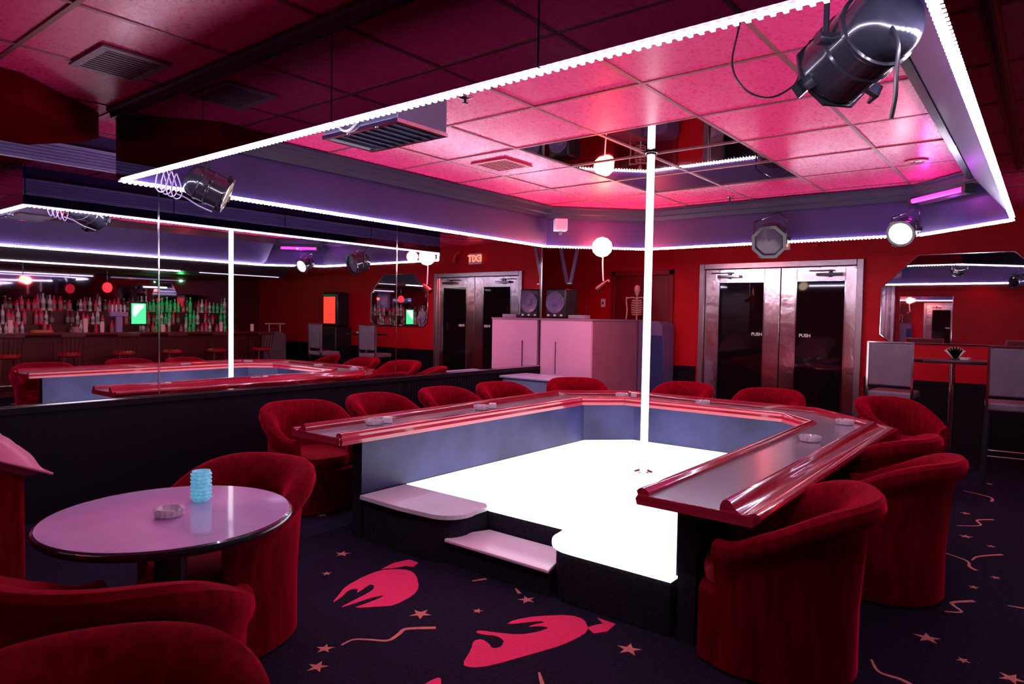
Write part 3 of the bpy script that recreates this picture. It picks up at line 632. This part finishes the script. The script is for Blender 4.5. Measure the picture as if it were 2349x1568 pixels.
# ---------------------------------------------------------------- stage lights
def par_can(label, loc, aim, R_=.13, L_=.34, lens=blackglass, group='black stage spotlights on the canopy', mount=None, octo=True, cord=None, glow=None, handles=False):
    t = thing('stage_spotlight', label, 'spotlight', loc, 0, group)
    d = (Vector(aim)-Vector(loc)).normalized(); Q = d.to_track_quat('Z','Y').to_matrix().to_4x4()
    m = MB(); m.lathe([(R_,L_*.5),(R_*1.02,L_*.46),(R_,L_*.42),(R_,L_*.12),(R_*1.05,L_*.10),(R_*1.05,L_*.06),(R_,L_*.04),(R_,-L_*.16),(R_*1.04,-L_*.18),(R_*1.04,-L_*.22),(R_*.97,-L_*.23),(R_*.95,-L_*.3)], 36, Q, cap=False)
    m.build('can', blackmetal, t)
    m = MB(); m.lathe([(R_*.955,-L_*.29),(R_*.93,-L_*.38),(R_*.82,-L_*.47),(R_*.62,-L_*.54),(R_*.3,-L_*.57),(.001,-L_*.575)], 36, Q, cap=False); m.build('rear_cap', blackmetal, t)
    m = MB(); m.lathe([(R_*.96,L_*.42),(R_*.7,L_*.455),(.001,L_*.47)], 36, Q, cap=False); m.build('lens', lens, t)
    m = MB(); N = 8 if octo else 32; rr_ = R_*1.14
    m.lathe([(R_*.93,L_*.5),(rr_,L_*.5),(rr_,L_*.53),(R_*.93,L_*.53),(R_*.93,L_*.5)], N, Q @ Matrix.Rotation(PI/8,4,'Z'), cap=False); m.build('colour_frame', blackmetal, t)
    for a in ((90,210,330) if handles else (0,120,240)):
        m = MB(); T = Q @ Matrix.Rotation(math.radians(a),4,'Z'); s_ = 1.0 if handles else .6
        m.box(R_*.95, R_*.95+.05*s_, -.022, .022, L_*.40, L_*.46, T); m.box(R_*.95+.04*s_, R_*.95+.05*s_, -.022,.022, L_*.40, L_*.56, T); m.build('frame_clip', blackmetal, t)
    # yoke: from both sides of the can up to the mount
    side = d.cross(Vector((0,0,1))).normalized(); up = Vector((0,0,1))
    mz = (mount or Vector((0,0,L_*.9)))
    m = MB(); mz = Vector(mz)
    for s in (-1,1):
        p = side*s*(R_+.012); q = side*s*(R_+.012)+up*(R_*1.15)-d*.0
        m.cyl(p, q, .009, 8); m.cyl(q, mz, .009, 8)
        m.cyl(side*s*R_*.98, side*s*(R_+.04), .02, 12)
    m.build('yoke', blackmetal, t)
    if cord: m = MB(); m.tube(cord, .006, 8); m.build('cord', blackplastic, t)
    return t
AIM = (4.93,2.53,.4)
# near top right
c0 = Vector((2.36,.49,2.42)); A = Vector((3.36,1.62,2.03)); d0 = (A-c0).normalized()
def bez(p, k=8):
    P = [Vector(q) for q in p]; Q = []
    for i in range(len(P)-1):
        a0, a1, a2, a3 = P[max(i-1,0)], P[i], P[i+1], P[min(i+2,len(P)-1)]
        for j in range(k): t_ = j/k; Q.append(.5*(2*a1+(a2-a0)*t_+(2*a0-5*a1+4*a2-a3)*t_*t_+(3*a1-a0-3*a2+a3)*t_**3))
    return Q+[P[-1]]
par_can('large black spotlight hanging close by at the top right', c0, A, .120, .30, blackglass, mount=(0,0,.44),
        cord=bez([(-.13,-.09,.0),(-.155,-.12,-.08),(-.16,-.12,-.16),(-.16,-.12,-.23),(-.155,-.11,-.29)]), handles=True)
cc = thing('loose_cable', 'thin black cable looping beside the large spotlight', 'cable', (2.6,.98,ZC-.01))
m = MB(); m.tube(bez([(0,-.04,0),(0,.0,-.19),(0,.02,-.32),(0,-.03,-.42),(0,-.12,-.47),(0,-.20,-.45),(0,-.23,-.41),(-.02,-.27,-.30)]), .004, 8); m.build('cable', blackplastic, cc)
par_can('black spotlight with a warm glowing lens by the left end of the canopy', (2.40,4.62,2.41), (4.6,3.2,1.25), .115, .26, warmglow, mount=(0,.05,.42))
cc = thing('coiled_cable', 'pale coiled cable bundled behind the warm-lit spotlight', 'cable', (2.16,4.68,2.42))
m = MB()
for k in range(4): m.tube([(.035*k-.05+.03*math.cos(a), .02*math.sin(a*2), .085*math.sin(a)-.01*k) for a in [2*PI*i/20 for i in range(20)]], .0045, 6, True)
m.tube(bez([(.05,0,-.08),(.12,.0,-.10),(.2,.0,-.14),(.3,.0,-.17)]), .005, 6); m.build('coil', mat('pale_cable', (.5,.42,.6), .4), cc)
par_can('unlit black spotlight with octagonal frame over the exit doors', (7.30,2.34,2.40), (3.2,1.6,1.0), .16, .28, mat('grey_lens', (.12,.09,.14), .15), mount=(.2,.0,.3))
par_can('lit white spotlight on the far right of the canopy', (7.14,1.08,2.40), (3.6,1.7,.9), .105, .24, whiteglow, mount=(.22,-.08,.22), octo=False)
sp = light('spot_beam', 'SPOT', (7.03,1.09,2.36), 12, (.9,.85,1), .06, Vector(AIM)-Vector((7.03,1.09,2.36)), 1.1)
# red globe lamp
t = thing('red_globe_lamp', 'bright red glowing globe lamp on the far left corner of the canopy', 'lamp', (7.02,4.22,2.385))
m = MB(); m.lathe([(.001,-.12),(.063,-.101),(.107,-.057),(.12,0),(.107,.057),(.063,.101),(.001,.12)], 24, cap=False); m.build('globe', redglow, t)
MB().cyl((.075,.075,.04),(.119,.119,.07),.012,8).build('bracket', blackmetal, t)
m = MB(); m.tube(bez([(.02,0,-.095),(.02,.0,-.2),(.02,-.01,-.36),(.02,-.015,-.40)]), .008, 6); m.build('cord', whitepl, t)
m = MB(); m.cyl((.02,.06,-.50),(.02,-.05,-.42),.04,12,.025); m.cyl((.02,-.05,-.42),(.02,-.09,-.40),.02,10); m.build('dropped_holder', doorred, t)
light('globe_light', 'POINT', (6.86,4.08,2.385), 30, (1,.05,.05), .08)
# small white box speaker
t = thing('wall_speaker', 'small white box speaker on the far left canopy corner', 'speaker', (6.66,4.58,2.56), facing(-.7,-.7))
MB().box(-.075,.075,-.06,.06,0,.14).build('cabinet', whitepl, t, bevel=.008); MB().box(-.06,.06,.0605,.066,.02,.13).build('grille', mat('pale_grille', (.7,.62,.75), .6), t); MB().box(-.02,.02,-.09,.02,-.05,-.001).build('bracket', chrome, t)
# blacklight tube
a_, b_ = Vector((7.36,1.06,2.69)), Vector((6.93,.63,2.69))
t = thing('blacklight_tube', 'magenta glowing blacklight tube on the far right of the canopy', 'tube light', tuple((a_+b_)/2)); c_ = (a_+b_)/2
MB().cyl(a_-c_, b_-c_, .022, 14).build('tube', uvglow, t)
dd = (b_-a_).normalized(); out = Vector((1,-1,0)).normalized()
m = MB(); T = Matrix(((dd.x,out.x,0,0),(dd.y,out.y,0,0),(0,0,1,0),(0,0,0,1))); m.box(-.33,.33,.03,.075,-.04,.05,T)
for s in (-1,1): m.box(s*.33-.02,s*.33+.02,-.02,.075,-.04,.04,T)
m.build('housing', blackplastic, t)
light('blacklight_glow', 'POINT', tuple(c_-out*.12+Vector((0,0,-.02))), 2.4, (.7,.05,1), .008)
# hanging ventilation box
t = thing('smoke_filter_box', 'grey metal air filter box with slatted grille hanging inside the canopy', 'air filter', (2.475,2.87,2.50))
greym = mat('grey_painted_metal', (.16,.15,.24), .3, metal=.3)
MB().box(-.175,.175,-.30,.30,.02,.352).build('case', greym, t, bevel=.006)
m = MB(); m.box(-.18,.18,-.305,-.28,0,.02); m.box(-.18,.18,.28,.305,0,.02); m.box(-.18,-.155,-.28,.28,0,.02); m.box(.155,.18,-.28,.28,0,.02); m.build('grille_frame', chrome, t)
m = MB()
for k in range(8): y = -.245+.07*k; m.add([(-.154,y,.002),(.154,y,.002),(.154,y+.045,.018),(-.154,y+.045,.018),(-.154,y,.006),(.154,y,.006),(.154,y+.045,.0195),(-.154,y+.045,.0195)], [(0,1,2,3),(7,6,5,4),(0,4,5,1),(1,5,6,2),(2,6,7,3),(3,7,4,0)])
m.build('slats', greym, t, smooth=False)
m = MB(); m.tube(bez([(-.18,.17,.10),(-.19,.13,.03),(-.19,.06,.01),(-.19,-.02,.05),(-.18,-.05,.11)]), .007, 8); m.build('loop_handle', whitepl, t)
for y in (-.13,.1): MB().cyl((-.165,y,-.012),(-.165,y,.0),.008,8).build('latch', chrome, t)
# ceiling vents, sprinklers, downlight
def vent(label, x, y, sx, sy, mt, rx=True):
    t = thing('ceiling_vent', label, 'vent', (x,y,ZC-.007)); m = MB()
    m.box(-sx,sx,-sy,-sy+.04,-.012,.0); m.box(-sx,sx,sy-.04,sy,-.012,.0); m.box(-sx,-sx+.04,-sy+.04,sy-.04,-.012,.0); m.box(sx-.04,sx,-sy+.04,sy-.04,-.012,.0); m.build('frame', mt, t, smooth=False)
    MB().box(-sx+.04,sx-.04,-sy+.04,sy-.04,-.002,0).build('backing', blackplastic, t, smooth=False)
    m = MB(); k = -sy+.06
    while k < sy-.06: m.box(-sx+.04,sx-.04,k,k+.012,-.010,-.003); k += .035
    m.build('louvres', mt, t, smooth=False)
vent('dark square air vent in the near ceiling at top left', 1.56, 3.92, .17, .22, mat('dusty_metal', (.30,.16,.22), .4))
vent('small red air vent in the canopy ceiling left of the pole', 4.56, 3.76, .19, .19, mat('red_vent_metal', (.6,.05,.09), .4))
for x, y, lb in ((3.03,2.79,'small ceiling sprinkler near the middle of the led strip'), (7.14,2.73,'small ceiling sprinkler at the far side of the canopy')):
    t = thing('sprinkler', lb, 'sprinkler', (x,y,ZC-.009)); MB().lathe([(.04,0),(.042,-.006),(.02,-.014)], 20).build('plate', chrome, t); m = MB(); m.cyl((0,0,-.014),(0,0,-.035),.008,8); m.lathe([(.001,-.040),(.018,-.038),(.018,-.036)], 12); m.build('head', blackmetal, t)
t = thing('recessed_downlight', 'round recessed downlight in the far right canopy ceiling', 'downlight', (6.35,.90,ZC-.008))
MB().lathe([(.085,0),(.088,-.006),(.06,-.010),(.055,-.004)], 28).build('ring', mat('red_vent_metal'), t); MB().lathe([(.053,-.002),(.03,-.006),(.001,-.008)], 20, cap=False).build('lens', chrome, t)

t = thing('rear_wall_mirror', 'chrome framed mirror on the rear wall, seen only in the eight-sided mirror', 'mirror', (XR+.002, 2.6, .95))
MB().box(0,.01,-.6,.6,0,1.3).build('glass', mirror, t, smooth=False)
m = MB(); m.tube([(.015,-.6,0),(.015,.6,0),(.015,.6,1.3),(.015,-.6,1.3)], .012, 6, True); m.build('frame', chrome, t)
t = thing('foil_curtain', 'shimmering silver foil curtain on the rear wall, seen only in the eight-sided mirror', 'curtain', (XR+.04, 3.75, .1))
m = MB(); N = 60; pts = [(.03+.03*math.sin(i*.9)+.012*math.sin(i*2.3), -.45+.9*i/N) for i in range(N+1)]
m.prism(pts+[(.0,.45),(.0,-.45)], 0, 2.6); m.build('foil', mat('silver_foil', (.95,.85,.92), .15, metal=1, bump=.6, nscale=6), t, smooth=False)
# ---------------------------------------------------------------- bar on the far right, seen in the mirror
t = thing('bar_counter', 'long dark wood bar counter along the right side, seen in the mirror', 'bar counter', (6.0,-2.75,0))
MB().box(-3.2,2.8,-.30,.26,1.06,1.11).build('bar_top', mat('bar_top_lacquer', (.2,.012,.015), .12, coat=.6), t, bevel=.012)
m = MB(); m.box(-3.1,2.7,-.2,.08,0,1.059)
for k in range(12): x = -3.0+.48*k; m.box(x,x+.42,.081,.10,.12,.95)
m.build('bar_front', brownwood, t, bevel=.004)
m = MB(); m.cyl((-3.1,.22,.2),(2.7,.22,.2),.02,10); m.build('foot_rail', chrome, t)
t = thing('bar_canopy', 'dark soffit over the bar edged with a thin white light', 'canopy', (6.0,-2.9,2.32))
MB().box(-3.0,2.9,-.75,.70,.02,.525).build('soffit', darkpaint, t, smooth=False)
MB().box(-2.9,.5,.66,.70,.0,.018).build('light_edge', leddim, t, smooth=False)
MB().box(.9,2.7,.66,.70,.0,.010).build('side_light_edge', mat('dim_white_strip', (1,1,1), .4, emit=(.9,.8,1), es=1.8), t, smooth=False)
t = thing('back_bar', 'dark wooden back bar with two tiers of shelves behind the bar', 'shelf', (6.0,-4.1,0))
MB().box(-3.0,2.8,-.28,.20,0,1.02).build('lower_cabinet', brownwood, t, bevel=.006)
MB().box(-3.0,2.8,-.28,.0,1.021,1.23).build('lower_shelf', brownwood, t, bevel=.004)
MB().box(-3.0,2.8,-.28,-.13,1.231,1.50).build('upper_shelf', brownwood, t, bevel=.004)
MB().box(-3.0,2.8,-.298,-.285,1.0,2.3).build('back_mirror', darkmirror, t, smooth=False)
def bottle(name, col, lab, grp, h=.30, r=.036):
    mtb = mat(name+'_glass', col, .12, spec=.8, emit=col, es=.22 if 'red' in name else .14)  # bottle glass given a weak glow of its own to brighten the bar
    t = thing('bottle', lab, 'bottle', (0,0,0), 0, grp)
    MB().lathe([(r*.9,0),(r,.01),(r,h*.58),(r*.8,h*.66),(r*.36,h*.76),(r*.34,h*.93)], 12).build('glass_body', mtb, t)
    MB().lathe([(r*.42,h*.931),(r*.42,h)], 10).build('cap', whitepl if random.random() < .5 else blackplastic, t)
    MB().lathe([(r*1.015,h*.15),(r*1.02,h*.45)], 12).build('paper_label', mat('label_'+name, tuple(min(1,c*.5+.35) for c in col), .6), t)
    return t
GB = 'bottles crowded on the back bar, seen in the mirror'
protos = [bottle('red_tinted', (.65,.02,.06), 'red-tinted liquor bottle in the crowd on the back bar', GB),
          bottle('clear_pinkish', (.75,.45,.5), 'clear pinkish liquor bottle in the crowd on the back bar', GB, .33, .034),
          bottle('dark_brown', (.16,.02,.02), 'dark brown liquor bottle in the crowd on the back bar', GB, .29, .038),
          bottle('green', (.02,.55,.15), 'green bottle in the green-lit group on the back bar', 'green-lit bottles on the back bar', .31, .036)]
first = [True]*4
def place_bottle(k, x, y, z):
    if first[k]: r = protos[k]; r.location = (x,y,z); first[k] = False
    else: r = dup(protos[k], (x,y,z))
    r.scale = (random.uniform(.8,1.06),)*2+(random.uniform(.68,1.15),)
x = 3.15
while x < 8.6:
    green = 6.75 < x < 7.75 or 8.25 < x < 8.5
    for (yy, zz) in ((-4.16,1.231), (-4.31,1.501), (-3.97,1.021)):
        if random.random() < (.88 if zz > 1.1 else .6): place_bottle(3 if green and random.random() < .8 else random.choice((0,0,1,1,2)), x+random.uniform(-.015,.015), yy+random.uniform(-.01,.01), zz)
    x += .092
for i, (nm, x, col, e) in enumerate((('green', 6.62, (.05,.8,.3), 5),)):
    t = thing('bar_monitor', 'small green-lit monitor on the bar, seen in the mirror', 'monitor', (5.92,-2.72,1.111), PI/2-PI/2)
    MB().box(-.16,.16,-.03,.02,.12,.60).build('case', blackplastic, t, bevel=.01)
    MB().box(-.135,.135,.0205,.024,.16,.56).build('screen', mat('green_screen', (.1,.8,.3), .3, emit=(.06,.75,.25), es=1.6), t, smooth=False)
    m = MB(); m.prism([(-.08,.3),(.09,.5),(.09,.54),(-.09,.53),(-.11,.36)], 0,.002, Matrix(((1,0,0,0),(0,0,1,.0245),(0,1,0,0),(0,0,0,1)))); m.build('bright_patch', mat('white_screen', (1,1,1), .3, emit=(.8,.95,1), es=4), t, smooth=False)
    MB().lathe([(.10,0),(.10,.01),(.02,.02),(.02,.125)], 16).build('stand', blackplastic, t)
light('green_glow', 'POINT', (7.25,-3.75,2.2), 7, (.08,1,.3), .015)
t = thing('bar_tap_sign', 'pale purple T-shaped tap tower on the bar, seen in the mirror', 'tap tower', (5.52,-2.62,1.111))
lav = mat('lavender_metal', (.45,.28,.5), .3)
MB().box(-.055,.055,-.04,.04,0,.30).build('column', lav, t, bevel=.008); MB().box(-.16,.16,-.045,.045,.301,.39).build('crossbar', lav, t, bevel=.01)
for x in (-.11,-.04,.04,.11): MB().lathe([(.012,.391),(.016,.42),(.012,.52),(.004,.53)], 10, Matrix.Translation((x,0,0))).build('tap_handle', whitepl, t)
for x, lb in ((3.9,'small red glowing bulb over the left part of the bar, seen in the mirror'),):
    t = thing('red_bulb', lb, 'lamp', (x,-2.35,2.05)); m = MB(); m.lathe([(.001,-.05),(.035,-.035),(.05,0),(.035,.035),(.001,.05)], 16, cap=False); m.build('globe', mat('small_red_glow', (1,.1,.05), .5, emit=(1,.12,.06), es=12), t); MB().cyl((0,0,.05),(0,0,.285),.006,6).build('stem', blackmetal, t)
for x, y, w_, h_, lb, cl in ((4.25,-2.6,.35,.05,'flat orange tray on the bar, seen in the mirror',(.8,.15,.06)), (4.8,-2.65,.12,.10,'white cup lying by the tray on the bar',(.6,.3,.35)), (5.1,-2.55,.05,.16,'red tumbler on the bar, seen in the mirror',(.8,.02,.08))):
    o = MB().lathe([(w_*.45,0),(w_*.5,h_*.1),(w_*.5,h_)], 20, Matrix.Diagonal((1,.4 if w_>.3 else 1,1,1))).build({.35:'tray', .12:'cup', .05:'tumbler'}[w_], mat('bar_item_%d' % int(w_*100), cl, .4), loc=(x,y,1.111)); tag(o, lb, o.name.split('.')[0])
t = thing('red_lantern', 'red glowing lantern hanging above the bar bottles, seen in the mirror', 'lantern', (5.62,-3.4,1.98))
MB().lathe([(.025,-.10),(.07,-.07),(.09,0),(.07,.07),(.025,.10)], 14).build('shade', mat('red_lantern_glow', (1,.05,.05), .5, emit=(1,.03,.05), es=1.6), t); MB().cyl((0,0,.10),(0,0,.355),.004,6).build('cord', blackmetal, t)
t = thing('neon_tube', 'short white tube light over the back bar, seen in the mirror', 'tube light', (6.9,-4.2,2.05))
MB().cyl((-.25,0,0),(.25,0,0),.018,10).build('tube', mat('dim_white_strip'), t); MB().box(-.27,.27,-.09,-.021,-.03,.03).build('bracket', blackplastic, t)
for k, (x, h) in enumerate(((3.55,.16),(3.8,.22),(4.95,.26),(5.25,.2),(6.35,.15),(7.6,.2),(8.3,.16))):
    o = MB().lathe([(.022,0),(.032,.01),(.036,h*.6),(.034,h)], 14).build('drinking_glass', mat('bar_glass', (.9,.6,.65), .08, trans=.6, emit=(.8,.3,.35), es=.15), loc=(x,-2.62-.05*(k%2),1.111)); tag(o, 'clear drinking glass standing on the bar top, seen in the mirror', 'glass', 'drinking glasses on the bar top')  # weak reddish glow put into the glasses themselves
GSB = 'dark wooden bar stools with red seats along the bar'
def bar_stool(label, loc):
    t = thing('wooden_bar_stool', label, 'stool', loc, facing(0,-1), GSB)
    MB().lathe([(.16,.70),(.19,.72),(.19,.75),(.16,.775),(.05,.78)], 24).build('seat', mat('red_vinyl', (.5,.01,.02), .3), t)
    m = MB()
    for k in range(6): x = -.15+.06*k; m.cyl((x,-.16,.76),(x*1.15,-.21,1.05),.008,6)
    m.build('spindles', brownwood, t); MB().box(-.19,.19,-.235,-.20,1.05,1.11).build('top_rail', brownwood, t, bevel=.008)
    for sx in (-1,1):
        for sy in (-1,1): MB().cyl((sx*.11,sy*.11,.70),(sx*.19,sy*.19,0),.015,8).build('leg', brownwood, t)
    return t
b0 = bar_stool('wooden bar stool with red seat, first of the row along the bar', (3.6,-2.1,0))
for k, x in enumerate((4.5,5.4,6.3,7.2,8.2)): dup(b0, (x,-2.1,0), facing(0,-1), 'wooden bar stool with red seat, %s along the bar, seen in the mirror' % ['second','third','fourth','fifth','last and clearest'][k], GSB)
t = thing('jukebox', 'tall red glowing jukebox on the far wall, seen in the mirror', 'jukebox', (9.30,-1.0,0))
MB().box(-.18,.25,-.3,.3,0,1.25).build('pedestal', blackplastic, t, bevel=.02); MB().box(-.12,.2,-.27,.27,1.251,2.0).build('cabinet', blackplastic, t, bevel=.04)
MB().box(-.128,-.1205,-.2,.2,1.32,1.9).build('screen', mat('red_screen', (.9,.05,.03), .4, emit=(1,.05,.03), es=1.3), t, smooth=False)
t = thing('grey_partition', 'grey rounded partition end beside the bar, seen in the mirror', 'partition', (8.95,-2.5,0))
m = MB(); m.prism([(-.45,0),(.1,0),(.1,.95)]+arc(-.05,.95,.15,0,90,6)+[(-.45,1.10)], -.05,.05, Matrix(((1,0,0,0),(0,0,1,0),(0,1,0,0),(0,0,0,1)))); m.build('panel', mat('grey_panel', (.22,.14,.15), .6), t)
m = MB(); m.cyl((-.4,0,1.28),(.1,0,1.28),.015,8)
for x in (-.3,-.02): m.cyl((x,0,1.08),(x,0,1.28),.012,8)
m.build('rail', mat('pink_white_metal', (.8,.55,.55), .3), t)
